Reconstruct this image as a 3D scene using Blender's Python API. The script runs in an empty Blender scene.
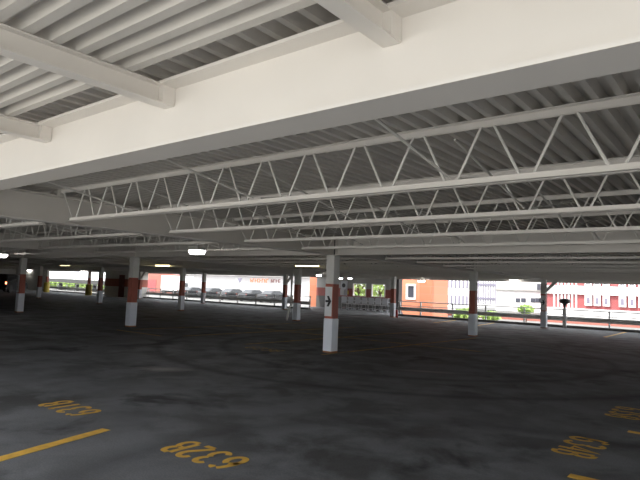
import bpy, math, random
from mathutils import Vector, Matrix
random.seed(7)
S = bpy.context.scene
COL = S.collection
PI = math.pi

# ------------------------------------------------------------------ camera
FPX, EYE = 549.0, 1.6
def cam_basis(pitch, roll, yaw):
    cp, sp = math.cos(pitch), math.sin(pitch)
    fw = Vector((math.sin(yaw)*cp, math.cos(yaw)*cp, sp))
    rt = Vector((math.cos(yaw), -math.sin(yaw), 0))
    up = rt.cross(fw)
    return rt*math.cos(roll)+up*math.sin(roll), -rt*math.sin(roll)+up*math.cos(roll), fw
CR, CU, CF = cam_basis(math.radians(4.955), math.radians(2.15), math.radians(-38.49))
cd = bpy.data.cameras.new('camera'); cd.sensor_width = 36; cd.lens = 36*FPX/640
cd.clip_start = .05; cd.clip_end = 600
cam = bpy.data.objects.new('camera', cd); COL.objects.link(cam)
cam.matrix_world = Matrix(((CR.x, CU.x, -CF.x, 0), (CR.y, CU.y, -CF.y, 0), (CR.z, CU.z, -CF.z, EYE), (0, 0, 0, 1)))
S.camera = cam
def ray(px, py): return CF*FPX + CR*(px-320) + CU*(240-py)
def aty(px, py, y):
    d = ray(px, py); t = y/d.y; return Vector((d.x*t, y, EYE+d.z*t))
def atz(px, py, z=0.0):
    d = ray(px, py); t = (z-EYE)/d.z; return Vector((d.x*t, d.y*t, z))

# ------------------------------------------------------------------ materials
def mat(name, c, rough=.6, var=0, scale=3.0, metal=0, emit=None, estr=0, spec=.5, c2=None, detail=4):
    m = bpy.data.materials.new(name); m.use_nodes = True
    n, l = m.node_tree.nodes, m.node_tree.links
    b = n['Principled BSDF']; b.inputs['Roughness'].default_value = rough
    b.inputs['Metallic'].default_value = metal; b.inputs['Specular IOR Level'].default_value = spec
    b.inputs['Base Color'].default_value = (*c, 1)
    if emit: b.inputs['Emission Color'].default_value = (*emit, 1); b.inputs['Emission Strength'].default_value = estr
    if var or c2:
        tc = n.new('ShaderNodeTexCoord'); nz = n.new('ShaderNodeTexNoise')
        nz.inputs['Scale'].default_value = scale; nz.inputs['Detail'].default_value = detail
        l.new(tc.outputs['Object'], nz.inputs['Vector'])
        r = n.new('ShaderNodeValToRGB')
        a = c2 if c2 else tuple(max(0, v*(1-var)) for v in c)
        r.color_ramp.elements[0].position = .35; r.color_ramp.elements[1].position = .65
        r.color_ramp.elements[0].color = (*a, 1); r.color_ramp.elements[1].color = (*c, 1)
        l.new(nz.outputs['Fac'], r.inputs['Fac']); l.new(r.outputs['Color'], b.inputs['Base Color'])
    return m
M = {}
M['steel'] = mat('white painted steel', (.76, .725, .68), .5, .06, 1.2)
M['deck'] = mat('white painted roof deck', (.66, .632, .59), .55, .1, 1.5)
M['rod'] = mat('white painted rod', (.76, .74, .70), .5, .05, 2)
M['colwhite'] = mat('white column paint', (.72, .70, .66), .55, .08, 2)
M['jacket'] = mat('white column jacket', (.78, .80, .86), .4, .06, 2.5)
M['red'] = mat('red band paint', (.44, .125, .085), .6, .15, 3)
M['rust'] = mat('orange rust primer', (.40, .17, .07), .8, .3, 8)
M['sign'] = mat('white sign sheet', (.80, .80, .80), .4)
M['black'] = mat('black paint', (.012, .012, .012), .5)
M['yellow'] = mat('worn yellow road paint', (.78, .46, .07), .7, c2=(.60, .35, .06), scale=9, detail=8)
M['oldyellow'] = mat('dirty yellow road paint', (.50, .31, .07), .8, c2=(.20, .15, .07), scale=4, detail=8)
M['litwhite'] = mat('lamp lens', (.9, .9, .9), .4, emit=(1, .97, .93), estr=9)
M['lityellow'] = mat('warm tube lens', (.9, .85, .6), .4, emit=(1, .86, .45), estr=3.2)
M['housing'] = mat('lamp housing', (.5, .49, .46), .5)
M['gal'] = mat('galvanised rail', (.60, .60, .59), .5, .15, 4)
M['kerb'] = mat('concrete kerb', (.22, .21, .20), .85, .3, 2)
M['street'] = mat('grey street pavement', (.15, .147, .14), .85, .2, .3)
M['concrete'] = mat('sunlit concrete pavement', (.60, .575, .53), .85, .14, .3)
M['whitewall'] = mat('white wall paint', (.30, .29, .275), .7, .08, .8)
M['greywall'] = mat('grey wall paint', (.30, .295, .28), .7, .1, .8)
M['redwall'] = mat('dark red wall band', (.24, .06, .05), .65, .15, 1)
M['reddoor'] = mat('dark red door', (.17, .04, .035), .5)
M['glassdark'] = mat('dark car glass', (.02, .022, .026), .08)
M['rubber'] = mat('black rubber', (.015, .015, .015), .8)
M['tail'] = mat('red tail lamp', (.5, .05, .03), .3, emit=(1, .32, .15), estr=2.2)
M['rampgrey'] = mat('shade dark ramp concrete', (.065, .064, .06), .9, .2, 1)  # dark tone stands in for the shade under the ramp
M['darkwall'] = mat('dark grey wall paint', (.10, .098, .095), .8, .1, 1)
M['darkgrey'] = mat('dark grey paint', (.04, .035, .035), .6)
M['chrome'] = mat('grey metal', (.45, .45, .46), .3, metal=.7)
M['greyplastic'] = mat('pale grey plastic', (.40, .41, .44), .5)
M['bollard'] = mat('yellow plastic', (.55, .42, .06), .5, .2, 2)
M['stone'] = mat('pale stucco', (.80, .78, .78), .8, .05, .5)
M['palewin'] = mat('pale lilac glazing', (.19, .175, .23), .4)
M['bluewin'] = mat('blue glazing', (.06, .065, .085), .3)
M['letter'] = mat('orange sign letter', (.60, .15, .05), .5)
M['letterdark'] = mat('dark red sign letter', (.12, .02, .02), .5)
M['foliage'] = mat('green leaves', (.36, .48, .13), .7, c2=(.22, .34, .08), scale=1.2)
M['bark'] = mat('brown bark', (.12, .07, .045), .9, .3, 6)
M['orange'] = mat('orange cone plastic', (.6, .12, .03), .5)
M['extred'] = mat('glossy red enamel', (.45, .02, .02), .3)

def brick_mat(name, c1, c2, mortar, sc, bw=.5, rh=.25):
    m = bpy.data.materials.new(name); m.use_nodes = True
    n, l = m.node_tree.nodes, m.node_tree.links
    b = n['Principled BSDF']; b.inputs['Roughness'].default_value = .85
    tc = n.new('ShaderNodeTexCoord'); mp = n.new('ShaderNodeMapping'); mp.inputs['Rotation'].default_value = (PI/2, 0, 0)
    br = n.new('ShaderNodeTexBrick'); br.inputs['Scale'].default_value = sc
    br.inputs['Color1'].default_value = (*c1, 1); br.inputs['Color2'].default_value = (*c2, 1); br.inputs['Mortar'].default_value = (*mortar, 1)
    br.inputs['Mortar Size'].default_value = .02
    br.inputs['Brick Width'].default_value = bw; br.inputs['Row Height'].default_value = rh
    l.new(tc.outputs['Object'], mp.inputs['Vector']); l.new(mp.outputs['Vector'], br.inputs['Vector'])
    l.new(br.outputs['Color'], b.inputs['Base Color'])
    return m
M['brick'] = brick_mat('orange brick', (.66, .26, .155), (.60, .22, .13), (.50, .24, .17), 1.0, 3.0, .62)
M['brickdark'] = brick_mat('darker orange brick', (.52, .19, .11), (.48, .17, .09), (.40, .19, .13), 1.0, 3.0, .62)
M['apartbrick'] = brick_mat('red brick', (.33, .075, .08), (.30, .065, .07), (.36, .15, .14), 2.0)
M['pinkwall'] = mat('salmon wall', (.36, .13, .10), .8, .06, .6)

def floor_mat():
    m = bpy.data.materials.new('worn asphalt'); m.use_nodes = True
    n, l = m.node_tree.nodes, m.node_tree.links
    b = n['Principled BSDF']
    tc = n.new('ShaderNodeTexCoord')
    def noise(scale, detail=6, rough=.6, dist=0):
        z = n.new('ShaderNodeTexNoise'); z.inputs['Scale'].default_value = scale
        z.inputs['Detail'].default_value = detail; z.inputs['Roughness'].default_value = rough; z.inputs['Distortion'].default_value = dist
        l.new(tc.outputs['Object'], z.inputs['Vector']); return z
    def ramp(src, stops):
        r = n.new('ShaderNodeValToRGB'); e = r.color_ramp.elements
        while len(e) < len(stops): e.new(.5)
        for k, (p, c) in enumerate(stops): e[k].position = p; e[k].color = (c, c, c*1.0, 1)
        l.new(src, r.inputs['Fac']); return r.outputs['Color']
    def mix(fac, a, bb, mode='MIX'):
        x = n.new('ShaderNodeMixRGB'); x.blend_type = mode
        if isinstance(fac, float): x.inputs['Fac'].default_value = fac
        else: l.new(fac, x.inputs['Fac'])
        for s, v in ((1, a), (2, bb)):
            if isinstance(v, tuple): x.inputs[s].default_value = (*v, 1)
            else: l.new(v, x.inputs[s])
        return x.outputs['Color']
    big = ramp(noise(.35, 5, .6, .6).outputs['Fac'], [(.38, 0), (.62, 1)])
    base = mix(big, (.068, .068, .069), (.135, .137, .145))
    med = ramp(noise(1.3, 6, .6, .2).outputs['Fac'], [(.42, 0), (.6, 1)])
    base = mix(med, base, (.165, .169, .180))
    dark = ramp(noise(.7, 5, .6, .4).outputs['Fac'], [(.58, 0), (.68, .8)])
    base = mix(dark, base, (.020, .020, .021))
    fine = ramp(noise(60, 3, .7).outputs['Fac'], [(.3, .75), (.7, 1.2)])
    base = mix(1.0, base, fine, 'MULTIPLY')
    # worn pale patches where the coating has rubbed off
    for (x, y, rx, ry, rot, s) in [(-8.6, 6.3, .55, .3, .6, .7), (-5.2, 10.2, .7, .16, .5, .55), (-18.6, 26.8, 1.8, .7, .2, .6), (-15.0, 10.0, .8, .15, .1, .4), (-19.5, 8.6, 1.2, .3, .3, .3), (-9.8, 23.2, .5, .6, 0, .35)]:
        mp = n.new('ShaderNodeMapping'); mp.vector_type = 'TEXTURE'
        mp.inputs['Location'].default_value = (x, y, 0); mp.inputs['Rotation'].default_value = (0, 0, rot); mp.inputs['Scale'].default_value = (rx, ry, 1)
        l.new(tc.outputs['Object'], mp.inputs['Vector'])
        ln = n.new('ShaderNodeVectorMath'); ln.operation = 'LENGTH'; l.new(mp.outputs['Vector'], ln.inputs[0])
        ad = n.new('ShaderNodeMath'); ad.operation = 'ADD'; l.new(ln.outputs['Value'], ad.inputs[0])
        nz = noise(3.0, 5, .7); mu = n.new('ShaderNodeMath'); mu.operation = 'MULTIPLY'; mu.inputs[1].default_value = 1.2
        l.new(nz.outputs['Fac'], mu.inputs[0]); l.new(mu.outputs[0], ad.inputs[1])
        f = ramp(ad.outputs[0], [(.45, s), (1.0, 0)])
        # ramp input is clamped to 0..1, so scale the distance
        dv = n.new('ShaderNodeMath'); dv.operation = 'MULTIPLY'; dv.inputs[1].default_value = .6
        l.new(ad.outputs[0], dv.inputs[0])
        l.new(dv.outputs[0], f.node.inputs['Fac'])
        base = mix(f, base, (.38, .365, .34))
    # dark tyre arcs
    for (x, y, r0, w, s) in [(-7.5, 13.5, 6.6, .22, .55), (-7.5, 13.5, 5.0, .22, .5), (-1.2, 3.6, 3.4, .3, .35)]:
        mp = n.new('ShaderNodeMapping'); mp.vector_type = 'TEXTURE'; mp.inputs['Location'].default_value = (x, y, 0)
        l.new(tc.outputs['Object'], mp.inputs['Vector'])
        ln = n.new('ShaderNodeVectorMath'); ln.operation = 'LENGTH'; l.new(mp.outputs['Vector'], ln.inputs[0])
        su = n.new('ShaderNodeMath'); su.operation = 'SUBTRACT'; su.inputs[1].default_value = r0; l.new(ln.outputs['Value'], su.inputs[0])
        ab = n.new('ShaderNodeMath'); ab.operation = 'ABSOLUTE'; l.new(su.outputs[0], ab.inputs[0])
        f = ramp(ab.outputs[0], [(.0, s), (w, 0)])
        base = mix(f, base, (.018, .018, .019))
    l.new(base, b.inputs['Base Color'])
    rr = n.new('ShaderNodeMapRange'); rr.inputs['To Min'].default_value = .62; rr.inputs['To Max'].default_value = .85
    l.new(noise(1.1, 5, .6).outputs['Fac'], rr.inputs['Value']); l.new(rr.outputs[0], b.inputs['Roughness'])
    b.inputs['Specular IOR Level'].default_value = .3
    bp = n.new('ShaderNodeBump'); bp.inputs['Strength'].default_value = .15; bp.inputs['Distance'].default_value = .01
    l.new(noise(90, 3, .6).outputs['Fac'], bp.inputs['Height']); l.new(bp.outputs['Normal'], b.inputs['Normal'])
    return m
M['asphalt'] = floor_mat()
def glass_mat():
    m = bpy.data.materials.new('window glass'); m.use_nodes = True
    n, l = m.node_tree.nodes, m.node_tree.links; n.clear()
    o = n.new('ShaderNodeOutputMaterial'); mx = n.new('ShaderNodeMixShader'); mx.inputs['Fac'].default_value = .12
    t = n.new('ShaderNodeBsdfTransparent'); g = n.new('ShaderNodeBsdfGlossy'); g.inputs['Roughness'].default_value = .05
    l.new(t.outputs[0], mx.inputs[1]); l.new(g.outputs[0], mx.inputs[2]); l.new(mx.outputs[0], o.inputs['Surface'])
    return m
M['glass'] = glass_mat()

# ------------------------------------------------------------------ mesh helpers
class MB:
    def __init__(self): self.v = []; self.f = []
    def add(self, vs, fs):
        o = len(self.v); self.v += [tuple(p) for p in vs]; self.f += [tuple(o+i for i in q) for q in fs]; return self
    def box(self, x0, x1, y0, y1, z0, z1):
        return self.add([(x0,y0,z0),(x1,y0,z0),(x1,y1,z0),(x0,y1,z0),(x0,y0,z1),(x1,y0,z1),(x1,y1,z1),(x0,y1,z1)],
                        [(3,2,1,0),(4,5,6,7),(0,1,5,4),(1,2,6,5),(2,3,7,6),(3,0,4,7)])
    def tube(self, pts, r, n=8, cap=True):
        pts = [Vector(p) for p in pts]; rings = []
        rs = r if isinstance(r, (list, tuple)) else [r]*len(pts)
        for i, p in enumerate(pts):
            d = (pts[min(i+1, len(pts)-1)]-pts[max(i-1, 0)]).normalized()
            a = d.cross(Vector((0, 0, 1)) if abs(d.z) < .95 else Vector((1, 0, 0))).normalized(); b = d.cross(a)
            rings.append([p+a*rs[i]*math.cos(2*PI*k/n)+b*rs[i]*math.sin(2*PI*k/n) for k in range(n)])
        vs = [q for g in rings for q in g]; fs = []
        for i in range(len(pts)-1):
            for k in range(n): fs.append((i*n+k, i*n+(k+1) % n, (i+1)*n+(k+1) % n, (i+1)*n+k))
        if cap: fs.append(tuple(range(n))[::-1]); fs.append(tuple((len(pts)-1)*n+k for k in range(n)))
        return self.add(vs, fs)
    def prism(self, poly, axis, a0, a1):
        # poly: list of 2D points in the plane perpendicular to axis (0: y,z / 1: x,z / 2: x,y)
        def P(q, a): return ((a, q[0], q[1]), (q[0], a, q[1]), (q[0], q[1], a))[axis]
        n = len(poly); vs = [P(q, a0) for q in poly]+[P(q, a1) for q in poly]
        return self.add(vs, [tuple(range(n))[::-1], tuple(range(n, 2*n))]+[(k, (k+1) % n, n+(k+1) % n, n+k) for k in range(n)])
    def lathe(self, prof, c=(0, 0, 0), n=16):
        vs = []; fs = []
        for r, z in prof: vs += [(c[0]+r*math.cos(2*PI*k/n), c[1]+r*math.sin(2*PI*k/n), c[2]+z) for k in range(n)]
        for i in range(len(prof)-1):
            for k in range(n): fs.append((i*n+k, i*n+(k+1) % n, (i+1)*n+(k+1) % n, (i+1)*n+k))
        fs.append(tuple(range(n))[::-1]); fs.append(tuple((len(prof)-1)*n+k for k in range(n)))
        return self.add(vs, fs)
    def build(self, name, m, parent=None, bevel=0, smooth=False, loc=None):
        me = bpy.data.meshes.new(name); me.from_pydata(self.v, [], self.f)
        if loc is not None:
            me.transform(Matrix.Translation(-Vector(loc)))
        me.materials.append(m); 
        import bmesh
        bm = bmesh.new(); bm.from_mesh(me); bmesh.ops.recalc_face_normals(bm, faces=bm.faces); bm.to_mesh(me); bm.free()
        if smooth:
            for p in me.polygons: p.use_smooth = True
        o = bpy.data.objects.new(name, me); COL.objects.link(o)
        if loc is not None: o.location = loc
        if parent: o.parent = parent
        if bevel:
            b = o.modifiers.new('bevel', 'BEVEL'); b.width = bevel; b.segments = 2; b.limit_method = 'ANGLE'
        return o
def tag(o, label=None, cat=None, group=None, kind=None):
    if label: o['label'] = label
    if cat: o['category'] = cat
    if group: o['group'] = group
    if kind: o['kind'] = kind
    return o
def thing(name, loc, label, cat, group=None, rz=0):
    o = bpy.data.objects.new(name, None); COL.objects.link(o); o.empty_display_size = .2
    o.location = loc; o.rotation_euler.z = rz
    return tag(o, label, cat, group)
def copy_tree(o, parent=None):
    c = o.copy(); COL.objects.link(c)
    if parent: c.parent = parent
    for ch in list(o.children): copy_tree(ch, c)
    return c
def struct(o, label, cat): return tag(o, label, cat, kind='structure')
ORD = ['first', 'second', 'third', 'fourth', 'fifth', 'sixth', 'seventh', 'eighth', 'ninth', 'tenth']

# ------------------------------------------------------------------ grid
X0, Y0, SX, SY = -8.373, 11.10, 8.745, 8.856
gx = [X0+SX*i for i in range(-7, 2)]          # girder lines running in depth; index 7 = arrow column, 8 = right of camera
GZ = -.45                                      # street level beyond the railing
GXI = {i: X0+SX*i for i in range(-7, 2)}
gy = [2.085, Y0, Y0+SY, Y0+2*SY]
ZB, ZT = 2.43, 2.85                            # girder bottom / top
XW, XE = -74.0, 9.3
YN = 31.35

# ------------------------------------------------------------------ floor and ground
struct(MB().box(XW, XE, -3.0, YN, -.2, 0).build('floor', M['asphalt']), 'dark grey worn asphalt floor of the covered car park', 'floor')
struct(MB().box(-160, 60, YN, 190, -.65, GZ).build('pavement', M['street']), 'bright pavement outside beyond the far railing', 'ground')
struct(MB().box(-160, 60, -60, -3.0, -.25, -.02).build('pavement', M['concrete']), 'bright pavement outside the near edge of the car park', 'ground')
struct(MB().box(XE, 60, -3.0, YN, -.25, -.02).build('pavement', M['street']), 'pavement outside beside the right end of the car park', 'ground')
struct(MB().box(-160, XW, -3.0, YN, -.25, -.02).build('pavement', M['street']), 'pavement outside beyond the left end of the car park', 'ground')

# ------------------------------------------------------------------ roof deck (corrugated sheets)
def corrugated(u0, u1, pitch, zb, depth, flat_b, flat_t, along, a0, a1, th=.004):
    # trapezoid ribs repeating in u, extruded from a0 to a1; along: 'x' or 'y' is the extrusion direction
    prof = []; u = u0; sl = (pitch-flat_b-flat_t)/2
    while u < u1:
        prof += [(u, zb), (u+flat_b, zb), (u+flat_b+sl, zb+depth), (u+flat_b+sl+flat_t, zb+depth)]; u += pitch
    m = MB(); vs = []; fs = []
    for (p, z) in prof:
        vs += [(p, a0, z), (p, a1, z)] if along == 'y' else [(a0, p, z), (a1, p, z)]
    for k in range(len(prof)-1): fs.append((2*k, 2*k+1, 2*k+3, 2*k+2))
    m.add(vs, fs)
    # top skin keeps the light out
    lo, hi = prof[0][0], prof[-1][0]
    if along == 'y': m.box(lo, hi, a0, a1, zb+depth+.01, zb+depth+.05)
    else: m.box(a0, a1, lo, hi, zb+depth+.01, zb+depth+.05)
    return m
struct(corrugated(XW, XE, .1475, 2.94, .075, .045, .07, 'y', 1.79, YN+.1).build('ceiling', M['deck']), 'white corrugated steel roof deck over the parking bays', 'ceiling')
struct(corrugated(-.624, 1.725, .1465, 2.842, .075, .055, .063, 'x', XW, XE).build('ceiling', M['deck']), 'bright corrugated steel roof deck in front of the near beam', 'ceiling')

# ------------------------------------------------------------------ girders
def ibeam(axis, c, a0, a1, zb, zt, bw, tf=.02, tw=.012):
    m = MB()
    prof = [(c-bw/2, zb), (c+bw/2, zb), (c+bw/2, zb+tf), (c+tw/2, zb+tf), (c+tw/2, zt-tf), (c+bw/2, zt-tf), (c+bw/2, zt),
            (c-bw/2, zt), (c-bw/2, zt-tf), (c-tw/2, zt-tf), (c-tw/2, zb+tf), (c-bw/2, zb+tf)]
    return m.prism(prof, axis, a0, a1)
def stiff(m, axis, c, a, zb, zt, bw):
    if axis == 0: return m.box(a-.006, a+.006, c-bw/2+.01, c+bw/2-.01, zb+.02, zt-.02)
    return m.box(c-bw/2+.01, c+bw/2-.01, a-.006, a+.006, zb+.02, zt-.02)
g1 = thing('girder', (0, gy[0], ZB), 'big bright white steel beam crossing the top foreground', 'beam')
ibeam(0, 0, XW+.05, XE-.05, 0, ZT-ZB, .245).build('beam', M['steel'], g1)
coln = {0: 'arrow column', -1: 'second column of the nearest row from the right', -2: 'leftmost column of the nearest row'}
GLAB = {1: 'steel beam beyond the right edge running away from the camera', 0: 'deep white beam running away over the arrow column',
        -1: 'deep beam running away over the second column from the arrow column', -2: 'deep beam running away over the leftmost near column'}
for i in range(-7, 2):
    lab = GLAB.get(i, 'dim steel beam running away over the far left columns, %s left of the arrow column' % ORD[-i-1])
    m = ibeam(1, 0, gy[0]+.135-gy[0], gy[3]-.135-gy[0], 0, ZT-ZB, .24)
    for yy in gy[1:3]:
        stiff(m, 1, 0, yy-gy[0], 0, ZT-ZB, .24)
    g = thing('girder', (GXI[i], gy[0], ZB), lab, 'beam', 'beams running in depth')
    m.build('beam', M['steel'], g)
# beams across between them
proto = None
BAY = {0: 'right of the arrow column', -1: 'left of the arrow column', -2: 'two bays left of the arrow column', -3: 'three bays left of the arrow column',
       -4: 'four bays left of the arrow column', -5: 'five bays left of the arrow column', -6: 'six bays left of the arrow column', -7: 'seven bays left of the arrow column'}
ROWN = ['arrow column row', 'middle column row']
for r in (1, 2):
    for i in range(-7, 1):
        if proto is None:
            proto = thing('cross_beam', (0, 0, 0), 'x', 'beam', 'cross beams between the columns')
            ibeam(0, 0, .125, SX-.125, 0, ZT-ZB, .22).build('beam', M['steel'], proto); g = proto
        else: g = copy_tree(proto)
        g.location = (GXI[i], gy[r], ZB)
        g['label'] = 'white cross beam along the %s, %s' % (ROWN[r-1], BAY[i])
ge = thing('girder', (0, gy[3], ZB), 'long edge beam over the farthest column row', 'beam')
ibeam(0, 0, XW+.05, XE-.05, 0, ZT-ZB, .24).build('beam', M['steel'], ge)
fa = tag(MB().box(XW, XE, YN-.12, YN+.08, 2.34, 2.92).build('trim_1', M['steel']), 'white fascia along the far roof edge above the railing', 'trim', kind='structure')
fa2 = tag(MB().box(XW, XE, -.70, -.62, 2.62, 2.96).build('trim_2', M['steel']), 'white fascia along the near roof edge', 'trim', kind='structure')

# outriggers in front of the near beam
OL = {-1.275: 'short white steel outrigger beam entering at the top centre', -2.925: 'long white outrigger beam in the top left foreground',
      -4.56: 'second outrigger beam at the left edge below the long one'}
proto = None
for x, lab in OL.items():
    if proto is None:
        proto = thing('outrigger_beam', (0, 0, 0), lab, 'beam', 'outrigger beams of the near roof strip')
        m = ibeam(1, 0, -.6, 2.075, 0, .125, .095, .009, .008); m.build('beam', M['steel'], proto)
        MB().box(-.006, .05, 1.985, 2.075, .008, .12).build('end_plate', M['steel'], proto); g = proto
    else: g = copy_tree(proto)
    g.location = (x, 0, 2.712); g['label'] = lab

# ------------------------------------------------------------------ bar joists
def joist():
    t = thing('bar_joist', (0, 0, 0), 'x', 'joist', 'open web roof joists')
    def angles(z0, up, a0, a1):
        m = MB(); w, h, th, gap = .052, .052, .006, .012
        for s in (-1, 1):
            ya, yb = sorted((s*gap, s*(gap+w)))
            zf = (z0, z0+th) if up else (z0-th, z0)
            m.box(a0, a1, ya, yb, *zf)
            y1, y2 = sorted((s*gap, s*(gap+th)))
            m.box(a0, a1, y1, y2, *((z0+th, z0+h) if up else (z0-h, z0-th)))
        return m
    zb, zt = .005, .503   # above girder bottom
    angles(zt, False, .14, SX-.14).build('top_chord', M['steel'], t)
    angles(zb, True, .46, SX-.40).build('bottom_chord', M['steel'], t)
    p, b0, n = .592, .57, 13
    zl, zh = zb+.03, zt-.03
    m = MB(); m.tube([(.19, 0, zh), (b0-.05, 0, zl)], .008, 6)
    for k in range(n+1):
        xb = b0+p*k
        if k < n:
            xt = xb+p/2
            m.tube([(xb+.042, 0, zl), (xt-.042, 0, zh)], .0115, 6)
            m.tube([(xt+.042, 0, zh), (xb+p-.042, 0, zl)], .0115, 6)
    m.tube([(b0+p*n+.05, 0, zl), (SX-.19, 0, zh)], .008, 6)
    m.build('web', M['rod'], t)
    for a in (.01, SX-.13): MB().box(a, a+.12, -.06, .06, .422, .502).build('bearing_seat', M['steel'], t)
    return t
proto = None
RN = ['the near beam', 'the arrow column row', 'the middle column row']
JSP = SY/5
JY = {}
for r in range(3):
    for k in range(4):
        y = Y0+SY*(r-1)+JSP*(k+1)
        for i in range(-7, 1):
            if proto is None: proto = joist(); j = proto
            else: j = copy_tree(proto)
            j.location = (GXI[i], y, ZB)
            if r == 0 and k == 0 and i == 0: lab = 'large white open-web joist nearest the camera behind the bright beam'
            else: lab = 'white open-web joist, %s behind %s, %s' % (ORD[k], RN[r], BAY[i])
            j['label'] = lab
# cross bridging between joists
proto = None
for r in (0, 1):
    for i in (0, -1):
        for q, xl in enumerate((2.1, 4.3, 6.5)):
            for k in range(1, 4):
                y = Y0+SY*(r-1)+JSP*k
                if proto is None:
                    proto = thing('cross_bridging', (0, 0, 0), 'x', 'bridging', 'crossed braces between joists')
                    MB().tube([(0, .04, .40), (0, JSP-.04, .075)], .011, 6).build('brace', M['rod'], proto)
                    MB().tube([(.03, .04, .075), (.03, JSP-.04, .40)], .011, 6).build('brace', M['rod'], proto); c = proto
                else: c = copy_tree(proto)
                c.location = (GXI[i]+xl, y, ZB)
                c['label'] = '%s crossed braces, %s gap behind %s, %s' % (['left', 'centre', 'right'][q], ORD[k], RN[r], BAY[i])
# diagonal braces from the near beam to the first joist
for i in (0, -1):
    for q, xl in enumerate((2.1, 4.3, 6.5)):
        c = MB().tube([(0, .02, .385), (0, 1.87, .07)], .011, 6).build('diagonal_brace', M['rod'])
        c.location = (GXI[i]+xl, gy[0]+.02, ZB)
        tag(c, 'thin %s diagonal brace from bright beam to the first joist, %s' % (['left', 'middle', 'right'][q], BAY[i]), 'brace', 'diagonal braces behind the bright beam')

# ------------------------------------------------------------------ columns
def column(jw=.275, sw=.245):
    t = thing('column', (0, 0, 0), 'x', 'column', 'white and red square columns')
    s = sw/2; j = jw/2
    MB().box(-s, s, -s, s, 1.70, ZB-.012).build('shaft', M['colwhite'], t, .012)
    MB().box(-s, s, -s, s, .83, 1.70).build('red_band', M['red'], t, .012)
    MB().box(-j, j, -j, j, .035, .845).build('jacket', M['jacket'], t, .02)
    MB().box(-j+.005, j-.005, -j+.005, j-.005, 0, .04).build('base_plate', M['rust'], t)
    MB().box(-.17, .17, -.12, .12, ZB-.012, ZB-.001).build('cap_plate', M['colwhite'], t)
    return t
CL = {(0, 0): 'square column with black arrow sign at centre, white base and red band',
      (-1, 0): 'square red banded column left of centre in the nearest row',
      (-2, 0): 'leftmost near square column with narrow white strip on its red band',
      (0, 1): 'square red banded column before the railing, right of the arrow column',
      (0, 2): 'rightmost column at the railing with white sign and corner brace',
      (-1, 1): 'square column with white downpipe just left of the arrow column',
      (-2, 1): 'slim red banded column before the pale store, second left of centre',
      (-1, 2): 'column beside the lobby wall, right end of the cart row',
      (-2, 2): 'column at the railing just behind the downpipe column',
      (-3, 2): 'column at the left railing before the white store',
      (-4, 2): 'far column with corner brace beside the salmon building',
      (-3, 1): 'far column before the banded wall on the left',
      (-4, 1): 'small far column, second from the left edge',
      (-5, 2): 'distant red column behind the right yellow bollard',
      (-6, 2): 'distant column behind the left yellow bollard'}
proto = None
for (i, j), lab in CL.items():
    if proto is None: proto = column(); c = proto
    else: c = copy_tree(proto)
    c.location = (X0+SX*i, Y0+SY*j, 0); c['label'] = lab
# corner braces on two of the edge columns
for (i, lab) in ((0, 'grey diagonal corner brace at the rightmost column'), (-4, 'diagonal corner brace at the far column by the salmon building'), (-2, 'diagonal corner brace at the column behind the downpipe')):
    x = X0+SX*i
    m = MB(); s = 1 
    m.prism([(x+.125, 1.78), (x+.125, 1.98), (x+.56, ZB-.004), (x+.76, ZB-.004)], 1, Y0+2*SY-.05, Y0+2*SY+.05)
    tag(m.build('corner_brace', M['steel']), lab, 'brace')

def arrow_sign(x, y, w, z0, z1, za, lab, rightish=True):
    # on the -y face of a column
    t = thing('arrow_sign', (x, y, 0), lab, 'sign')
    MB().box(-w/2, w/2, -.008, 0, z0, z1).build('panel', M['sign'], t)
    m = MB()
    yy0, yy1 = -.0115, -.0085
    s = .09
    m.prism([(-s, za-.027), (s*.2, za-.027), (s*.2, za+.027), (-s, za+.027)], 1, yy0, yy1)
    m.prism([(s, za), (s*.15, za), (-s*.5, za+.13), (s*.2, za+.13)], 1, yy0-.001, yy1)
    m.prism([(s, za), (s*.2, za-.13), (-s*.5, za-.13), (s*.15, za)], 1, yy0-.001, yy1)
    m.build('arrow', M['black'], t)
arrow_sign(X0-.005, Y0-.13, .215, .90, 1.63, 1.27, 'white sign with black right arrow on the centre column')
arrow_sign(X0-.005, Y0+2*SY-.13, .235, .88, 1.63, 1.28, 'white sign with black arrow on the rightmost railing column')
tag(MB().box(-.09, .09, -.008, 0, .88, 1.68).build('sign_panel', M['sign'], loc=None), 'narrow white sign strip on the leftmost near column', 'sign').location = (X0-2*SX, Y0-.13, 0)

# downpipe by the column left of the arrow column
p = atz(286.8, 320.5); cx, cy = X0-SX, Y0+SY
dp = thing('downpipe', (cx-.37, cy, 0), 'white downpipe with kicked-out foot left of a red banded column', 'pipe')
MB().tube([(.0, -.02, 2.4), (.0, -.02, .75), (-.06, -.06, .55), (p.x-cx+.37, p.y-cy, .03)], .045, 10).build('pipe', M['steel'], dp, smooth=True)
m = MB()
for z in (.95, 1.8): m.box(-.06, .24, -.045, .005, z, z+.04)
m.build('bracket', M['steel'], dp)
# thin black rod standing in for the shadow line over the arrow column
tag(MB().tube([(X0+.145, Y0-.155, ZB+.005), (X0+.145, Y0-.155, 2.84)], .012, 6).build('shadow_line', M['black']), 'thin black rod drawn as a shadow line above the arrow column', 'pipe')

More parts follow.
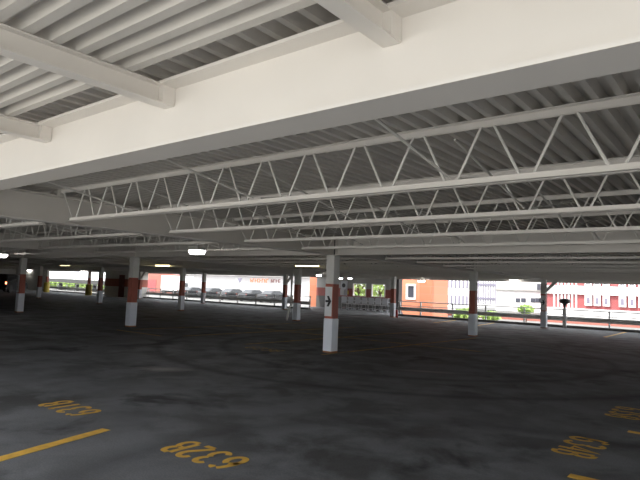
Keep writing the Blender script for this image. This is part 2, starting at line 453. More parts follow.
# ------------------------------------------------------------------ lamps
def lamp_box(x, y, z, w, d, h, lab, lens='litwhite', group='square ceiling lamps'):
    t = thing('ceiling_lamp', (x, y, z), lab, 'lamp', group)
    m = MB().box(-w*.5, w*.5, -d*.5, d*.5, h*.55, h); m.tube([(0, 0, h), (0, 0, min(ZT+.08-z, h+.35))], .012, 6); m.build('housing', M['housing'], t)
    a, b = w*.5, w*.42
    vs = [(-a,-d*.5,h*.55),(a,-d*.5,h*.55),(a,d*.5,h*.55),(-a,d*.5,h*.55),(-b,-d*.4,0),(b,-d*.4,0),(b,d*.4,0),(-b,d*.4,0)]
    MB().add(vs, [(0,1,2,3),(7,6,5,4),(0,4,5,1),(1,5,6,2),(2,6,7,3),(3,7,4,0)]).build('lens', M[lens], t)
    return t
p = atz(197, 252, 2.34); lamp_box(p.x, p.y, 2.29, .36, .24, .16, 'bright white square lamp hanging left of centre above the bay')
p = atz(1, 256, 2.33); lamp_box(p.x, p.y, 2.28, .44, .3, .2, 'bright white square lamp at the left edge of the view')
for px, py, lab in ((46, 271.3, 'small bright lamp above the left yellow bollard'), (95, 272.3, 'small bright lamp above the right yellow bollard'), (6, 270.6, 'small bright lamp above the black vehicle')):
    p = atz(px, py, 2.36); lamp_box(p.x, min(p.y, 31), 2.3, .7, .4, .2, lab)
for px, py, lab in ((319, 275.2, 'bright lamp at the lobby, left of the arrow column'), (350, 278.2, 'bright lamp before the lobby windows, right of the arrow column'), (340.5, 278.4, 'small lamp just right of the arrow column')):
    p = atz(px, py, 2.36); lamp_box(p.x, p.y, 2.3, .26, .2, .15, lab)
for px, py, lab in ((514, 280.3, 'soffit lamp at the railing between the two right columns'), (421.5, 281, 'soffit lamp above the railing before the orange brick')):
    p = aty(px, py, 31.0); lamp_box(p.x, 31.0, p.z-.06, .42, .22, .13, lab)
proto = None
for px, lab in ((307, 'long tube lamp just left of the arrow column top'), (162.5, 'warm yellow tube lamp above the salmon building'), (70, 'warm yellow tube lamp over the left opening'), (1, 'warm yellow tube lamp at the left edge')):
    p = atz(px, 265.4, 2.475)
    if proto is None:
        proto = thing('tube_lamp', (0, 0, 0), lab, 'lamp', 'tube lamps in the middle bays')
        m = MB().box(-.62, .62, -.07, .07, .03, .09)
        for a in (-.5, .5): m.tube([(a, 0, .09), (a, 0, .44)], .006, 5)
        m.build('housing', M['housing'], proto)
        MB().tube([(-.6, 0, 0.005), (.6, 0, 0.005)], .035, 10).build('tube', M['lityellow'], proto); c = proto
    else: c = copy_tree(proto)
    c.location = (p.x, min(p.y, 18.5), 2.46); c['label'] = lab

# ------------------------------------------------------------------ painted marks
def line(x0, y0, x1, y1, w, m, lab, cat='line', group='painted bay lines', name='bay_line'):
    d = Vector((x1-x0, y1-y0, 0)).normalized(); n = Vector((-d.y, d.x, 0))*w/2
    a, b = Vector((x0, y0, 0)), Vector((x1, y1, 0)); N = 24
    vs = []; 
    for k in range(N+1):
        p = a.lerp(b, k/N); e = random.uniform(.9, 1.06)
        vs += [p+n*e+Vector((0, 0, .003)), p-n*e+Vector((0, 0, .003)), p+n*e+Vector((0, 0, .0005)), p-n*e+Vector((0, 0, .0005))]
    fs = []
    for k in range(N):
        o = 4*k; fs += [(o, o+1, o+5, o+4), (o+2, o+6, o+7, o+3), (o, o+4, o+6, o+2), (o+1, o+3, o+7, o+5)]
    fs += [(0, 2, 3, 1), (4*N, 4*N+1, 4*N+3, 4*N+2)]
    return tag(MB().add(vs, fs).build(name, m), lab, cat, group)
line(-4.43, -1.2, -5.50, 3.36, .13, M['yellow'], 'bright yellow bay line at the lower left corner')
line(3.2, 5.42, -1.36, 5.44, .12, M['yellow'], 'yellow bay line at the bottom right below number 634B')
line(3.2, 7.74, -1.26, 7.74, .10, M['yellow'], 'yellow bay line at the right edge between two numbers')
OY = M['oldyellow']
for x, lab in ((-8.2, 'faint yellow bay line starting at the foot of the arrow column'), (-10.85, 'faint yellow bay line left of the arrow column'), (-13.5, 'faint yellow bay line, second left of the arrow column'), (-16.1, 'faint yellow bay line, third left of the arrow column')):
    line(x, 10.55, x+.12, 14.74, .11, OY, lab)
    line(x+.12, 14.96, x+.25, 19.2, .11, OY, lab.replace('bay line', 'bay line beyond the cross line'))
line(-16.3, 14.8, -6.0, 14.9, .11, OY, 'faint yellow cross line where two rows of bays meet')
for x0, x1, y0, lab in ((-10.9, -11.5, 26.0, 'yellow bay line at the railing right of the red banded column'), (-13.2, -13.8, 26.4, 'yellow bay line at the railing left of the red banded column'), (-4.95, -5.0, 25.4, 'yellow bay line at the railing near the right edge')):
    line(x0, y0, x1, 30.4, .14, M['yellow'], lab)
line(-16.2, 10.0, -13.8, 10.0, .1, OY, 'faint broken line right of the second near column')

# stencil digits as strokes on a 1 x 1.6 cell
def arc(cx, cy, rx, ry, a0, a1, n=10): return [(cx+rx*math.cos(math.radians(a0+(a1-a0)*k/n)), cy+ry*math.sin(math.radians(a0+(a1-a0)*k/n))) for k in range(n+1)]
GL = {
 '6': [arc(.5, .45, .38, .42, 100, 440, 18), [(.14, .55)]+arc(.62, .62, .5, .92, 178, 115, 8), arc(.58, 1.22, .26, .26, 95, 25, 4)],
 '3': [arc(.48, 1.18, .34, .34, 150, -70, 12), arc(.48, .42, .38, .40, 75, -150, 14)],
 '1': [[(.5, 0), (.5, 1.58)], [(.5, 1.58), (.3, 1.36)]],
 '2': [arc(.48, 1.14, .36, .40, 160, -25, 10)+[(.12, .08)], [(.2, .04), (.88, .04)]],
 'B': [[(.14, .1), (.14, 1.5)], [(.22, 1.55)]+arc(.5, 1.18, .3, .34, 80, -70, 10), arc(.5, .42, .36, .40, 75, -80, 10)+[(.22, .02)], [(.24, .82), (.5, .82)]],
 '4': [[(.72, 0), (.72, 1.58), (.08, .5), (.95, .5)]],
 '5': [[(.85, 1.54), (.2, 1.54), (.16, .9)], arc(.46, .5, .38, .46, 120, -150, 14)],
}
def stencil(txt, cx, cy, width, height, rz, lab):
    # text baseline direction rotated by rz about z, centred on (cx,cy)
    t = thing('bay_number', (cx, cy, 0), lab, 'number', 'yellow bay numbers', rz)
    adv = width/len(txt); sx = adv*.82; sy = height/1.6; sw = .031
    for k, ch in enumerate(txt):
        m = MB()
        for st in GL[ch]:
            pts = [Vector((-width/2+adv*k+adv*.09+q[0]*sx, q[1]*sy-height/2, 0)) for q in st]
            vs = []; fs = []
            for a in range(len(pts)):
                d = (pts[min(a+1, len(pts)-1)]-pts[max(a-1, 0)]).normalized(); n = Vector((-d.y, d.x, 0))*sw
                vs += [pts[a]+n+Vector((0, 0, .003)), pts[a]-n+Vector((0, 0, .003))]
            for a in range(len(pts)-1): fs.append((2*a, 2*a+1, 2*a+3, 2*a+2))
            m.add(vs, fs)
        m.build('painted_letter' if ch == 'B' else 'painted_digit', M['yellow'], t)
    return t
stencil('631B', -6.70, 3.56, .92, .40, PI, 'yellow stencilled bay number 631B on the floor at the left')
stencil('632B', -4.10, 3.52, .93, .40, PI, 'yellow stencilled bay number 632B in the lower left foreground')
stencil('634B', -1.50, 6.55, .93, .40, -PI/2, 'yellow stencilled bay number 634B at the lower right')
stencil('635B', -1.46, 8.95, .93, .40, -PI/2, 'yellow stencilled bay number 635B at the right edge')
st = stencil('625B', -9.75, 10.2, 1.15, .45, 0, 'dirty faint bay number left of the arrow column foot')
for ch in st.children: ch.data.materials[0] = OY

# ------------------------------------------------------------------ railing
def railing(x0, x1, posts, lab):
    t = thing('guard_railing', ((x0+x1)/2, 31.15, 0), lab, 'railing', 'guard railings along the far edge')
    c = (x0+x1)/2
    def B(m): return m
    MB().tube([(x0-c, 0, .92), (x1-c, 0, .92)], .028, 8).build('top_rail', M['gal'], t)
    w = []
    prof = [(-.06, .33), (-.10, .37), (-.10, .41), (-.06, .445), (-.06, .465), (-.10, .50), (-.10, .54), (-.06, .58), (-.05, .58), (-.09, .54), (-.09, .50), (-.05, .465), (-.05, .445), (-.09, .41), (-.09, .37), (-.05, .33)]
    MB().prism(prof, 0, x0-c, x1-c).build('guard_beam', M['gal'], t)
    MB().tube([(x0-c, 0, .66), (x1-c, 0, .66)], .022, 8).build('middle_rail', M['gal'], t)
    for x in posts: MB().box(x-c-.035, x-c+.035, -.045, .045, 0, .95).build('post', M['gal'], t)
    return t
railing(-18.1, 6.0, [-17.98, -16.5, -14.36, -12.3, -10.1, -8.05, -5.85, -3.6, -1.4, .8, 3, 5.2], 'grey guard railing on the right before the brick buildings')
railing(-45.9, -25.4, [-45.4, -43.5, -41.6, -39.6, -37.4, -35.2, -33.1, -31.0, -29.0, -27.2, -25.5], 'grey guard railing on the left before the white store')
railing(-65.4, -50.5, [-65.3, -63.2, -61.1, -59.1, -56.9, -54.7, -52.5, -50.6], 'distant guard railing at the left opening behind yellow bollards')
for x0, x1, lab in ((-18.2, 6.0, 'low dark kerb under the right railing'), (-45.9, -25.3, 'low dark kerb under the left railing'), (-65.4, -50.5, 'low dark kerb under the distant railing')):
    tag(MB().box(x0, x1, 30.74, 31.0, 0, .12).build('kerb', M['kerb']), lab, 'kerb')
# mushroom lamp on a thick post at the railing
p = aty(565.5, 299, 30.75)
t = thing('post_lamp', (p.x, 30.60, 0), 'grey post with dark oval lamp head at the right railing', 'lamp')
MB().box(-.07, .07, -.07, .07, 0, 1.0).build('post', M['gal'], t)
MB().lathe([(.05, 1.0), (.06, 1.12), (.10, 1.22), (.10, 1.24)], n=12).build('neck', M['black'], t)
MB().lathe([(.10, 1.22), (.20, 1.27), (.28, 1.34), (.29, 1.39), (.25, 1.46), (.16, 1.50), (.05, 1.52)], n=20).build('lamp_head', M['black'], t, smooth=True)

# ------------------------------------------------------------------ lobby at the far side
LY = 36.0
def lx(px, y=LY): return aty(px, 290, y).x
xa, xb = lx(316.5), lx(398.5)
w1, w2, w3, w4 = lx(353), lx(366.2), lx(371.5), lx(385.3)
zw0, zw1 = 1.02, 2.05
m = MB()
def wall_bits(z0, z1):
    for a, b in ((xa, w1), (w2, w3), (w4, xb)): m.box(a, b, LY, LY+.2, z0, z1)
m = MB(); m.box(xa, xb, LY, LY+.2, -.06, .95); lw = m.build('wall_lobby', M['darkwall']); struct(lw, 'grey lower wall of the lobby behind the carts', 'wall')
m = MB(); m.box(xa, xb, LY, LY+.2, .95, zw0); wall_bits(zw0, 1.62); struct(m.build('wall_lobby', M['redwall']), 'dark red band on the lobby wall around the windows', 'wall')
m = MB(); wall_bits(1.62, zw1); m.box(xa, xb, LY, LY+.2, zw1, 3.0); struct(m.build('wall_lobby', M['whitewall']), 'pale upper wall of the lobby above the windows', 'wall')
for k, (a, b) in enumerate(((w1, w2), (w3, w4))):
    t = thing('window_%d' % (k+1), ((a+b)/2, LY, zw0), ['lobby window with white frame nearer the arrow column', 'lobby window with white frame nearer the brick building'][k], 'window')
    t['kind'] = 'structure'; h = (b-a)/2
    m = MB(); H = zw1-zw0
    m.box(-h, h, -.04, .1, 0, .06).box(-h, h, -.04, .1, H-.06, H).box(-h, -h+.06, -.04, .1, .06, H-.06).box(h-.06, h, -.04, .1, .06, H-.06)
    m.build('window_frame', M['sign'], t)
    MB().box(-h+.06, h-.06, .02, .03, .06, H-.06).build('pane', M['glass'], t)
struct(MB().box(xa-.2, xb+2.4, YN+.1, LY+.5, 3.0, 3.12).build('canopy', M['deck']), 'flat canopy over the carts before the lobby', 'ceiling')  # right end lengthened past the lobby to keep daylight off the apron
struct(MB().box(xa, xb+.3, YN, LY+.2, -.6, -.002).build('floor', M['asphalt']), 'dark asphalt apron before the lobby', 'floor')
# dark corner post right end
tag(MB().box(xb-.02, xb+.2, LY-.3, LY+.2, -.06, 3.0).build('corner_post', M['darkgrey']), 'dark corner post at the right end of the lobby wall', 'post')
# notice board and wall phone
p = aty(344.5, 289, LY)
t = thing('payphone', (p.x, LY, 0), 'grey pay station with round dark sign on the lobby wall', 'machine')
MB().box(-.3, .3, -.12, -.005, 1.05, 2.2).build('back_board', M['greyplastic'], t)
MB().box(-.2, .2, -.3, -.12, 1.1, 1.55).build('cabinet', M['chrome'], t)
MB().prism([(.17*math.cos(a*PI/10), 1.85+.17*math.sin(a*PI/10)) for a in range(20)], 1, -.14, -.121).build('round_sign', M['black'], t)
MB().box(.33, .43, -.06, -.005, 1.15, 1.45).build('yellow_box', M['bollard'], t)
# shopping carts
def cart():
    t = thing('shopping_cart', (0, 0, 0), 'x', 'shopping cart', 'shopping carts lined up before the lobby')
    m = MB()
    # basket of bars, tapered
    z0, z1 = .45, .98
    for z, f in ((z0, 0), ((z0+z1)/2, .5), (z1, 1)):
        w = .20+.06*f; y0, y1 = -.02-.03*f, .72+.1*f
        m.tube([(-w, y0, z), (w, y0, z), (w*.8, y1, z), (-w*.8, y1, z), (-w, y0, z)], .008, 5)
    for k in range(7):
        f = k/6
        for s in (-1, 1):
            m.tube([(s*(.20-.04*f), -.02+.74*f, z0), (s*(.26-.052*f), -.05+.87*f, z1)], .005, 4)
        m.tube([(-.2+.4*f, -.02, z0), (-.16+.32*f, .72, z0)], .005, 4)
    m.build('basket', M['chrome'], t)
    MB().box(-.225, .225, -.075, -.05, .52, 1.0).build('seat_panel', M['greyplastic'], t, .02)
    MB().tube([(-.25, -.06, .98), (-.25, -.14, 1.05), (.25, -.14, 1.05), (.25, -.06, .98)], .016, 8).build('handle', M['redwall'], t)
    m = MB()
    for s in (-1, 1): m.tube([(s*.22, -.06, .95), (s*.24, -.03, .14), (s*.2, .8, .18), (s*.17, .7, .45)], .014, 6)
    m.build('frame', M['chrome'], t)
    for s in (-1, 1):
        for y in (-.03, .72):
            MB().tube([(s*.22-.015, y, .06), (s*.22+.015, y, .06)], .06, 12).build('wheel', M['greyplastic'], t)
    return t
proto = None
for k in range(7):
    px = 344.3+k*6.85
    if proto is None: proto = cart(); c = proto
    else: c = copy_tree(proto)
    q = aty(px, 303, 34.55); c.location = (q.x, 34.55, -.002)
    c['label'] = 'grey shopping cart before the lobby wall, %s counting from the left' % ORD[k]
t = thing('extinguisher', (X0-SX+.33, Y0+2*SY-.1, 0), 'small red cylinder standing at the foot of the lobby column', 'extinguisher')
MB().lathe([(.06, 0), (.07, .03), (.07, .40), (.04, .46), (.02, .48)], n=12).build('tank', M['extred'], t, smooth=True)
MB().box(-.03, .05, -.015, .015, .48, .54).build('valve', M['black'], t)

# ------------------------------------------------------------------ stair tower and west end
ty = 29.35
sx0, sx1 = aty(104.5, 285, ty).x, aty(131, 285, ty).x
for z0, z1, mm, lab in ((0, 1.0, 'colwhite', 'white base band of the far left stair wall'), (1.0, 1.72, 'red', 'red band of the far left stair wall'), (1.72, 2.42, 'colwhite', 'white top band of the far left stair wall')):
    struct(MB().box(sx0, sx1, ty, YN-.2, z0, z1).build('wall_stair', M[mm]), lab, 'wall')
d0, d1 = aty(119.3, 285, ty).x, aty(124.5, 285, ty).x
t = thing('door_1', ((d0+d1)/2, ty, 0), 'dark red door in the far left stair wall', 'door'); t['kind'] = 'structure'
h = (d1-d0)/2
MB().box(-h, h, -.06, -.004, 0.01, 2.1).build('door_leaf', M['reddoor'], t)
MB().tube([(h-.12, -.09, 1.0), (h-.12, -.09, 1.15)], .015, 6).build('door_handle', M['chrome'], t)
line(sx0-1, ty-.5, sx1, ty-.5, .16, M['yellow'], 'yellow line along the foot of the far stair wall')
struct(MB().box(XW-.2, XW, -3, 31.3, -.05, 3.0).build('wall_west', M['colwhite']), 'grey end wall at the far left', 'wall')
struct(MB().box(XE-.1, XE+.1, -.6, YN, -.05, 3.0).build('light_block_east', M['greywall']), 'unseen grey wall added beyond the right edge to block light', 'wall')  # out of view, added to stop light entering from the right
struct(MB().box(XW, -65.6, 31.02, 31.25, -.05, 3.0).build('wall_north', M['colwhite']), 'grey wall at the far left corner beside the opening', 'wall')
struct(MB().box(XW, -12.0, -.95, -.75, -.05, 3.0).build('light_block_south', M['greywall']), 'unseen grey wall added behind the camera to the left to block light', 'wall')  # out of view, added to keep daylight out of the deep bays
for (i, lab) in ((-5, 'yellow barrel bollard before the right distant column'), (-6, 'yellow barrel bollard before the left distant column')):
    b = MB().lathe([(.29, 0), (.31, .05), (.31, .35), (.29, .40), (.30, .95), (.26, 1.05), (.1, 1.08)], n=18).build('bollard', M['bollard'], smooth=False)
    b.location = (X0+SX*i+.52, Y0+2*SY-.27, 0); tag(b, lab, 'bollard', 'yellow bollards')
t = thing('traffic_cone', (X0-5*SX+1.2, 29.3, 0), 'small orange traffic cone right of the yellow bollard', 'cone')
MB().box(-.2, .2, -.2, .2, 0, .04).build('base', M['black'], t)
MB().lathe([(.15, .04), (.03, .75)], n=14).build('cone', M['orange'], t)

# ------------------------------------------------------------------ vehicles
def vehicle(kind, paint, lab, cat, tail=False, group=None):
    # points along +y forward, origin at ground centre
    t = thing(kind, (0, 0, 0), lab, cat, group)
    suv = kind == 'sport_utility_vehicle'
    L = 2.35; W = .93; top = 1.78 if suv else 1.46
    belt = 1.08 if suv else .95
    if suv: low = [(-L, .45), (-L-.02, .7), (-L+.02, belt), (1.05, belt), (L-.15, .98), (L, .8), (L, .4), (1.9, .28), (-1.9, .28)]
    else: low = [(-L, .42), (-L, .8), (-L+.1, belt), (-1.2, belt), (1.0, belt), (L-.2, .78), (L, .62), (L, .36), (1.9, .24), (-1.9, .24)]
    m = MB().prism(low, 0, -W, W)
    cab = [(-L+.08, belt), (-L+.42, top), (.25, top), (1.05, belt)] if suv else [(-1.75, belt), (-1.0, top), (.15, top), (1.0, belt)]
    # cabin narrowing upwards
    n = len(cab); wi = lambda z: W-.04-(z-belt)*.28
    m.add([(-wi(z), y, z) for y, z in cab]+[(wi(z), y, z) for y, z in cab], [tuple(range(n))[::-1], tuple(range(n, 2*n))]+[(k, (k+1) % n, n+(k+1) % n, n+k) for k in range(n)])
    m.build('body', paint, t, .05)
    def quad(ya, za, yb, zb, off, name):
        wa, wb = wi(za)-.08, wi(zb)-.08
        d = Vector((0, yb-ya, zb-za)).normalized(); nn = Vector((0, -d.z, d.y))*off
        v = [Vector((-wa, ya, za)), Vector((wa, ya, za)), Vector((wb, yb, zb)), Vector((-wb, yb, zb))]
        MB().add([q+nn for q in v]+[q+nn*.3 for q in v], [(0,1,2,3),(7,6,5,4),(0,4,5,1),(1,5,6,2),(2,6,7,3),(3,7,4,0)]).build(name, M['glassdark'], t)
    def lerp(a, b, f): return a+(b-a)*f
    (ra, rz), (rb, rt) = cab[0], cab[1]
    quad(lerp(ra, rb, .12), lerp(rz, rt, .12), lerp(ra, rb, .88), lerp(rz, rt, .88), .012, 'rear_window')
    (fa_, fz), (fb, ft) = cab[3], cab[2]
    quad(lerp(fa_, fb, .1), lerp(fz, ft, .1), lerp(fa_, fb, .9), lerp(fz, ft, .9), -.012, 'windscreen')
    for s in (-1, 1):
        z0, z1 = belt+.05, top-.09
        y0, y1 = cab[0][0]+.25, cab[3][0]-.25
        y2, y3 = cab[1][0]+.05, cab[2][0]-.05
        o = .012
        v = [(s*(wi(z0)+o), y0, z0), (s*(wi(z0)+o), y1, z0), (s*(wi(z1)+o), y3, z1), (s*(wi(z1)+o), y2, z1)]
        v2 = [(x-s*.008, y, z) for x, y, z in v]
        MB().add(v+v2, [(0,1,2,3),(7,6,5,4),(0,4,5,1),(1,5,6,2),(2,6,7,3),(3,7,4,0)]).build('side_window', M['glassdark'], t)
        for y in (-1.45, 1.45):
            r = .37 if suv else .32
            MB().tube([(s*(W-.2), y, r), (s*(W+.02), y, r)], r, 18).build('wheel', M['rubber'], t)
        MB().box(s*W-.13 if s > 0 else s*W+.01, s*W-.01 if s > 0 else s*W+.13, -L-.045, -L+.02, .82, 1.05).build('tail_lamp', M['tail' if tail else 'redwall'], t)
        MB().box(s*.82-.14, s*.82+.08 if s > 0 else s*.82+.14, L-.1, L+.015, .58 if not suv else .62, .72 if not suv else .78).build('headlamp', M['sign'], t)
    MB().box(-W+.02, W-.02, -L-.06, -L+.06, .34, .52).build('bumper', M['black'], t)
    return t
pb = mat('black car paint', (.008, .008, .009), .75, spec=.2)
pw = mat('white car paint', (.75, .75, .76), .3); ps = mat('silver car paint', (.35, .36, .37), .3, metal=.4)
pd = mat('dark grey car paint', (.018, .018, .02), .35); prd = mat('red car paint', (.35, .03, .03), .3)
v = vehicle('sport_utility_vehicle', pb, 'black vehicle with a glowing tail lamp at the left edge', 'car', True)
v.rotation_euler.z = math.radians(44)
q = atz(6, 283, .93); v.location = Vector((q.x, q.y, 0)) - Matrix.Rotation(math.radians(44), 3, 'Z') @ Vector((.86, -2.37, 0))
proto = {}
CARS = [(195, pd, 'dark grey car'), (215, pd, 'dark grey car'), (235, pd, 'dark grey car'), (255, pd, 'dark grey car'), (275, pd, 'dark grey car')]
order = sorted(CARS, key=lambda c: c[0])
for k, (px, pt, nm) in enumerate(order):
    CY = 50.0; q = aty(px, 292, CY)
    c = vehicle('car', pt, '%s parked beyond the left railing, %s from the left' % (nm, ORD[k]), 'car', False, 'cars parked beyond the left railing')
    c.location = (q.x, CY, GZ)

# ------------------------------------------------------------------ outside, left
# white store front
sy = 60.0
s0, s1 = aty(180, 285, sy).x, aty(326, 285, sy).x
t = thing('store_building', ((s0+s1)/2, sy, GZ), 'long white store front beyond the left railing', 'building')
c = (s0+s1)/2
MB().box(s0-c, s1-c, 0, 14, 0, 7).build('wall', M['stone'], t)
MB().box(s0-c, s1-c, -1.5, 0, 3.4, 3.9).build('awning', M['stone'], t)
# sign letters on the store wall, too blurred to read: plain strokes
def letters(px0, px1, py0, py1, n, mm, lab, y=sy-1.55):
    a, b = aty(px0, py1, y), aty(px1, py0, y)
    t = thing('wall_lettering', ((a.x+b.x)/2, y, a.z), lab, 'lettering')
    w = (b.x-a.x)/n; h = abs(b.z-a.z)
    for k in range(n):
        x0 = a.x+w*k-(a.x+b.x)/2
        m = MB().box(x0, x0+w*.25, -.06, 0, 0, h)
        m.box(x0+w*.25, x0+w*.75, -.06, 0, h*(.8 if k % 2 else .42), h*(1.0 if k % 2 else .62))
        if k % 3 == 0: m.box(x0+w*.55, x0+w*.75, -.06, 0, 0, h*.42)
        m.build('letter', M[mm], t)
struct
letters(250.5, 269, 279.0, 282.3, 8, 'letter', 'blurred orange lettering on the white store front')
letters(271, 281, 279.5, 282.5, 4, 'letterdark', 'blurred dark red lettering on the white store front')
a = aty(240, 280, sy-1.55)
tag(MB().prism([(a.x-.5, a.z+.3), (a.x+.5, a.z+.3), (a.x+.05, a.z-.4), (a.x-.05, a.z-.4)], 1, sy-1.62, sy-1.55).build('wall_emblem', M['palewin']), 'grey triangular emblem on the white store front', 'emblem')
# salmon building + white truck
ry = 62.0
r0, r1 = aty(128, 285, ry).x, aty(177, 285, ry).x
t = thing('salmon_building', ((r0+r1)/2, ry, GZ), 'salmon coloured building seen past the far left columns', 'building')
MB().box(r0-(r0+r1)/2, r1-(r0+r1)/2, 0, 2, 0, 8).build('wall', M['pinkwall'], t)
MB().box(-2.0, 1.5, -.06, -.005, .1, 2.4).build('garage_door', M['apartbrick'], t)
ky = 52.0
k0, k1 = aty(161, 282, ky), aty(181, 288, ky)
t = thing('box_truck', ((k0.x+k1.x)/2, ky, GZ), 'white box truck parked before the salmon building', 'truck')
hw = (k1.x-k0.x)/2
MB().box(-hw, hw, 0, 2.3, .75, 3.0).build('cargo_box', M['stone'], t, .04)
MB().prism([(.1, .5), (2.2, .5), (2.2, 2.2), (.1, 2.2)], 0, hw+.02, hw+1.9).build('cab', M['stone'], t, .1)
MB().box(-hw, hw+1.6, .2, 2.1, .5, .74).build('chassis', M['black'], t)
for x in (-hw+.8, hw+1.0):
    for y in (.15, 2.0): MB().tube([(x, y-.12, .42), (x, y+.12, .42)], .42, 16).build('wheel', M['rubber'], t)
MB().box(hw+.5, hw+1.5, .06, .095, 1.4, 2.0).build('side_window', M['glassdark'], t)
# far left opening: ramp parapet with posts
ry2 = 46
a, b = aty(40, 280, ry2), aty(112, 280, ry2)
t = thing('ramp', ((a.x+b.x)/2, ry2, GZ), 'grey concrete ramp deck beyond the left opening', 'ramp')
h = (b.x-a.x)/2
MB().prism([(-h, 1.35), (h, 1.15), (h, 1.75), (-h, 1.95)], 1, 0, 5).build('deck', M['rampgrey'], t)
for k in range(5): 
    x = -h+.6+k*(2*h-1.2)/4
    MB().box(x-.2, x+.2, .5, 1.0, 0, 1.2).build('pier', M['rampgrey'], t)
for k in range(9):
    x = -h+.3+k*(2*h-.6)/8
    MB().box(x-.05, x+.05, .02, .1, 1.6, 2.7).build('post', M['gal'], t)
MB().box(-h, h, .02, .1, 2.65, 2.75).build('hand_rail', M['gal'], t)

# ------------------------------------------------------------------ outside, right
# orange brick building
def brick_building():
    y1 = 40.0
    a = aty(398, 300, y1).x; b = aty(421.5, 300, y1).x; d = aty(433.5, 300, y1).x
    t = thing('brick_building', ((a+d)/2, y1, GZ), 'orange brick building with a white framed window beyond the railing', 'building')
    o = (a+d)/2
    wa, wb = aty(406.2, 290, y1).x-o, aty(416.0, 290, y1).x-o
    z0 = aty(411, 299.6, y1).z-GZ; z1 = aty(411, 284.0, y1).z-GZ; Hh = 8; yy = 0
    m = MB(); m.box(a-o-.6, wa, yy, yy+2.6, 0, Hh).box(wb, d-o, yy, yy+2.6, 0, Hh).box(wa, wb, yy, yy+2.6, 0, z0).box(wa, wb, yy, yy+2.6, z1, Hh)
    m.build('wall', M['brick'], t)
    MB().box(b-o, d-o+.02, -.35, -.002, 0, Hh).build('pilaster', M['brickdark'], t)
    f = .16
    m = MB(); m.box(wa, wb, yy-.06, yy+.1, z0, z0+f).box(wa, wb, yy-.06, yy+.1, z1-f, z1).box(wa, wa+f, yy-.06, yy+.1, z0+f, z1-f).box(wb-f, wb, yy-.06, yy+.1, z0+f, z1-f)
    fr = m.build('window_frame', M['sign'], t)
    MB().box(wa+f, wb-f, yy+.06, yy+.1, z0+f, z1-f).build('pane', M['bluewin'], fr)
brick_building()
# orange brick strip left of the lobby
y_ = 36.6
a, b = aty(309.5, 290, y_).x, aty(316.8, 290, y_).x
tag(MB().box(a, b, y_, y_+3, GZ, 6).build('brick_pier', M['brickdark']), 'orange brick pier at the left end of the lobby', 'pier')

def win_building(name, px0, px1, y, zt, lab, wm, cols, rows, mm='stone'):
    a, b = aty(px0, 295, y).x, aty(px1, 295, y).x; o = (a+b)/2
    t = thing(name, (o, y, GZ), lab, 'building')
    MB().box(a-o, b-o, 0, 2.5, 0, zt).build('wall', M[mm], t)
    for r in range(rows):
        for c in range(cols):
            w = (b-a)/cols; x0 = a-o+w*(c+.28); z0 = .6+r*2.0
            MB().box(x0, x0+w*.44, -.06, -.004, z0, z0+1.15).build('window', M[wm], t)
    return t
win_building('office_building', 446, 469, 62, 14, 'pale lilac building with a grid of windows behind the shrubs', 'palewin', 6, 6)
# gridded tower
y = 82.0; a, b = aty(468, 295, y).x, aty(497, 295, y).x; o = (a+b)/2
t = thing('glazed_building', (o, y, GZ), 'pale building with fine vertical glazing bars beyond the railing', 'building')
MB().box(a-o, b-o, 0, 2.5, 0, 15).build('wall', M['stone'], t)
m = MB(); 
for k in range(12):
    x = a-o+(b-a)*(k+.3)/12; m.box(x, x+(b-a)/42, -.1, -.004, .5, 14)
m.build('glazing_bars', M['palewin'], t)
for k in range(6): MB().box(a-o, b-o, -.12, -.104, 1.2+k*2.1, 1.5+k*2.1).build('floor_band', M['palewin'], t)
# white low building with small windows
y = 66.0; a, b = aty(496, 295, y).x, aty(551, 295, y).x; o = (a+b)/2
t = thing('white_building', (o, y, GZ), 'plain white building with small dark windows beyond the railing', 'building')
MB().box(a-o, b-o, 0, 12, 0, 12).build('wall', M['stone'], t)
MB().box(a-o, b-o, -.3, 0, 2.55, 2.7).build('ledge', M['greywall'], t)
for px in (518, 523.5, 533, 538, 542):
    q = aty(px, 300, y); MB().box(q.x-o-.27, q.x-o+.27, -.06, -.004, q.z-GZ-.28, q.z-GZ+.22).build('window', M['bluewin'], t)
q0, q1 = aty(537, 290, y), aty(546, 284, y)
MB().box(q0.x-o, q1.x-o, -.06, -.004, q0.z-GZ, q1.z-GZ).build('window', M['bluewin'], t)
# red and white apartment block
y = 62.0; a, b = aty(545, 297, y).x, aty(672, 297, y).x; o = (a+b)/2
t = thing('apartment_block', (o, y, GZ), 'red brick apartment block with white bays and bands beyond the railing', 'building')
MB().box(a-o, b-o, 0, 12, 0, 10).build('wall', M['apartbrick'], t)
def X(px): return aty(px, 297, y).x-o
zz = lambda py: aty(600, py, y).z-GZ
MB().box(a-o, b-o, -.25, -.004, zz(295), zz(286.5)).build('balcony_band', M['stone'], t)
MB().box(a-o, b-o, -.2, -.004, zz(322), zz(309.5)).build('base_band', M['stone'], t)
MB().box(a-o, b-o, -.2, -.004, zz(276), zz(266)).build('upper_band', M['stone'], t)
for px in (553.5, 557.5, 561, 564.5, 568, 571.5, 575.5):
    MB().box(X(px), X(px+1.7), -.12, -.004, zz(311), zz(295.2)).build('white_pier', M['stone'], t)
    MB().box(X(px), X(px+1.7), -.12, -.004, zz(286.4), zz(276)).build('white_pier', M['stone'], t)
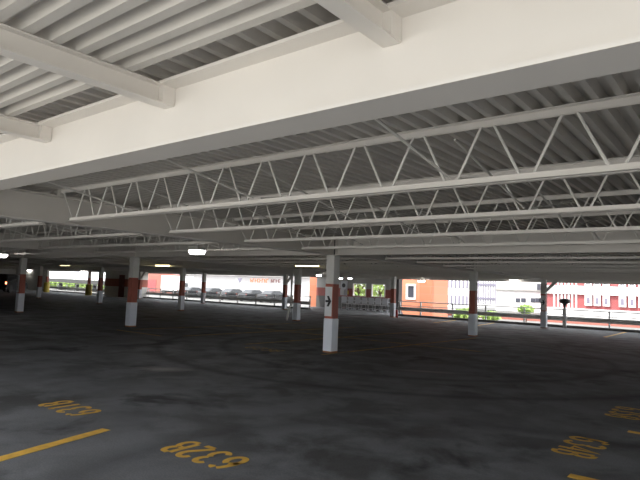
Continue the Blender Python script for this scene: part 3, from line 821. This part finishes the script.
for p0, p1 in ((585.5, 592.5), (594.5, 601), (603.5, 610), (619.5, 626.5), (629, 636), (639, 646), (649, 656)):
    w = MB().box(X(p0), X(p1), -.35, -.004, zz(286.4), zz(276)).build('white_bay', M['stone'], t)
    c_ = (p0+p1)/2
    MB().box(X(c_-1.8), X(c_-.3), -.38, -.352, zz(284.5), zz(279)).build('window', M['bluewin'], w)
    MB().box(X(c_+.3), X(c_+1.8), -.38, -.352, zz(284.5), zz(279)).build('window', M['palewin'], w)
    w = MB().box(X(p0), X(p1), -.35, -.004, zz(306), zz(295.2)).build('white_bay', M['stone'], t)
    MB().box(X(c_-1.6), X(c_+1.6), -.38, -.352, zz(304), zz(298)).build('window', M['palewin'], w)

# low street wall and parked white vehicles area: pink kerb strip
a = aty(560, 318, 45); 
tag(MB().box(-24, 4, 46, 46.3, GZ, -.1).build('street_wall', M['pinkwall']), 'low pink street wall before the apartment block', 'wall')

# trees
def tree(name, x, y, zc, rx, rz, n, lab, trunk=True, group=None, leaf=.16, z0=GZ):
    t = thing(name, (x, y, z0), lab, 'tree' if trunk else 'shrub', group)
    m = MB()
    for k in range(n):
        while True:
            p = Vector((random.uniform(-1, 1), random.uniform(-1, 1), random.uniform(-1, 1)))
            if .35 < p.length < 1 - .3*random.random(): break
        c = Vector((p.x*rx, p.y*rx, zc+p.z*rz))
        if c.z < .08: c.z = .08+random.random()*.2
        d = Vector((random.gauss(0, 1), random.gauss(0, 1), random.gauss(0, 1))).normalized(); e = d.orthogonal().normalized(); s = leaf*random.uniform(.6, 1.3)
        g = d.cross(e)
        m.add([c-d*s, c+e*s*.5+g*s*.1, c+d*s, c-e*s*.5+g*s*.1], [(0, 1, 2, 3)])
    m.build('foliage', M['foliage'], t)
    m = MB().tube([(0, 0, 0), (.05, .02, zc*.5), (0, 0, zc+rz*.4)], [.12*rx/1.5, .09*rx/1.5, .03], 8)
    for k in range(5):
        a = k*1.3; m.tube([(0, 0, zc*.55+k*.05), (rx*.5*math.cos(a), rx*.5*math.sin(a), zc+rz*.2)], [.05*rx/1.5, .015], 6)
    m.build('trunk' if trunk else 'stem', M['bark'], t)
    return t
q = aty(466, 310, 36); tree('shrub', q.x, 36, .6, 1.0, .45, 600, 'green shrub right of the orange brick building', False, 'shrubs beyond the right railing')
q = aty(491, 312, 38.6); tree('shrub', q.x, 38.6, .45, .7, .4, 400, 'green shrub just right of the red banded column', False, 'shrubs beyond the right railing')
q = aty(526, 308, 42); tree('small_tree', q.x, 42, 1.0, .6, .36, 400, 'small bright green tree left of the rightmost column', True)
q = aty(358, 290, 44); tree('garden_tree', q.x, 44, 2.6, 2.3, 1.9, 500, 'leafy tree seen through the lobby window nearer the arrow column', True, leaf=.22)
q = aty(380, 290, 49); tree('garden_tree', q.x, 49, 2.6, 1.7, 1.7, 330, 'leafy tree seen through the lobby window nearer the brick building', True, leaf=.22)
for k, px in enumerate((56, 70, 84, 97)):
    q = aty(px, 285, 58); tree('hedge_shrub', q.x, 58, .9, 2.6, 1.0, 600, 'bright green shrub beyond the left opening, %s from the left' % ORD[k], False, 'shrubs beyond the left opening', leaf=.3)

# ------------------------------------------------------------------ light
w = bpy.data.worlds.new('world'); S.world = w; w.use_nodes = True
bg = w.node_tree.nodes['Background']; bg.inputs['Color'].default_value = (.93, .97, 1.0, 1); bg.inputs['Strength'].default_value = 1.95
sd = bpy.data.lights.new('sun', 'SUN'); sd.energy = 2.7; sd.angle = math.radians(3); sd.color = (1, .95, .87)
sun = bpy.data.objects.new('sun', sd); COL.objects.link(sun)
el, az = math.radians(58), math.radians(200)   # azimuth from +y clockwise: light comes from the near side, slightly left
dirv = Vector((math.sin(az)*math.cos(el), math.cos(az)*math.cos(el), math.sin(el)))
sun.rotation_euler = dirv.to_track_quat('Z', 'Y').to_euler()
S.view_settings.view_transform = 'Standard'; S.view_settings.look = 'None'; S.view_settings.gamma = 1
S.view_settings.use_curve_mapping = False
S.view_settings.exposure = 1.1
S.cycles.max_bounces = 10; S.cycles.diffuse_bounces = 8
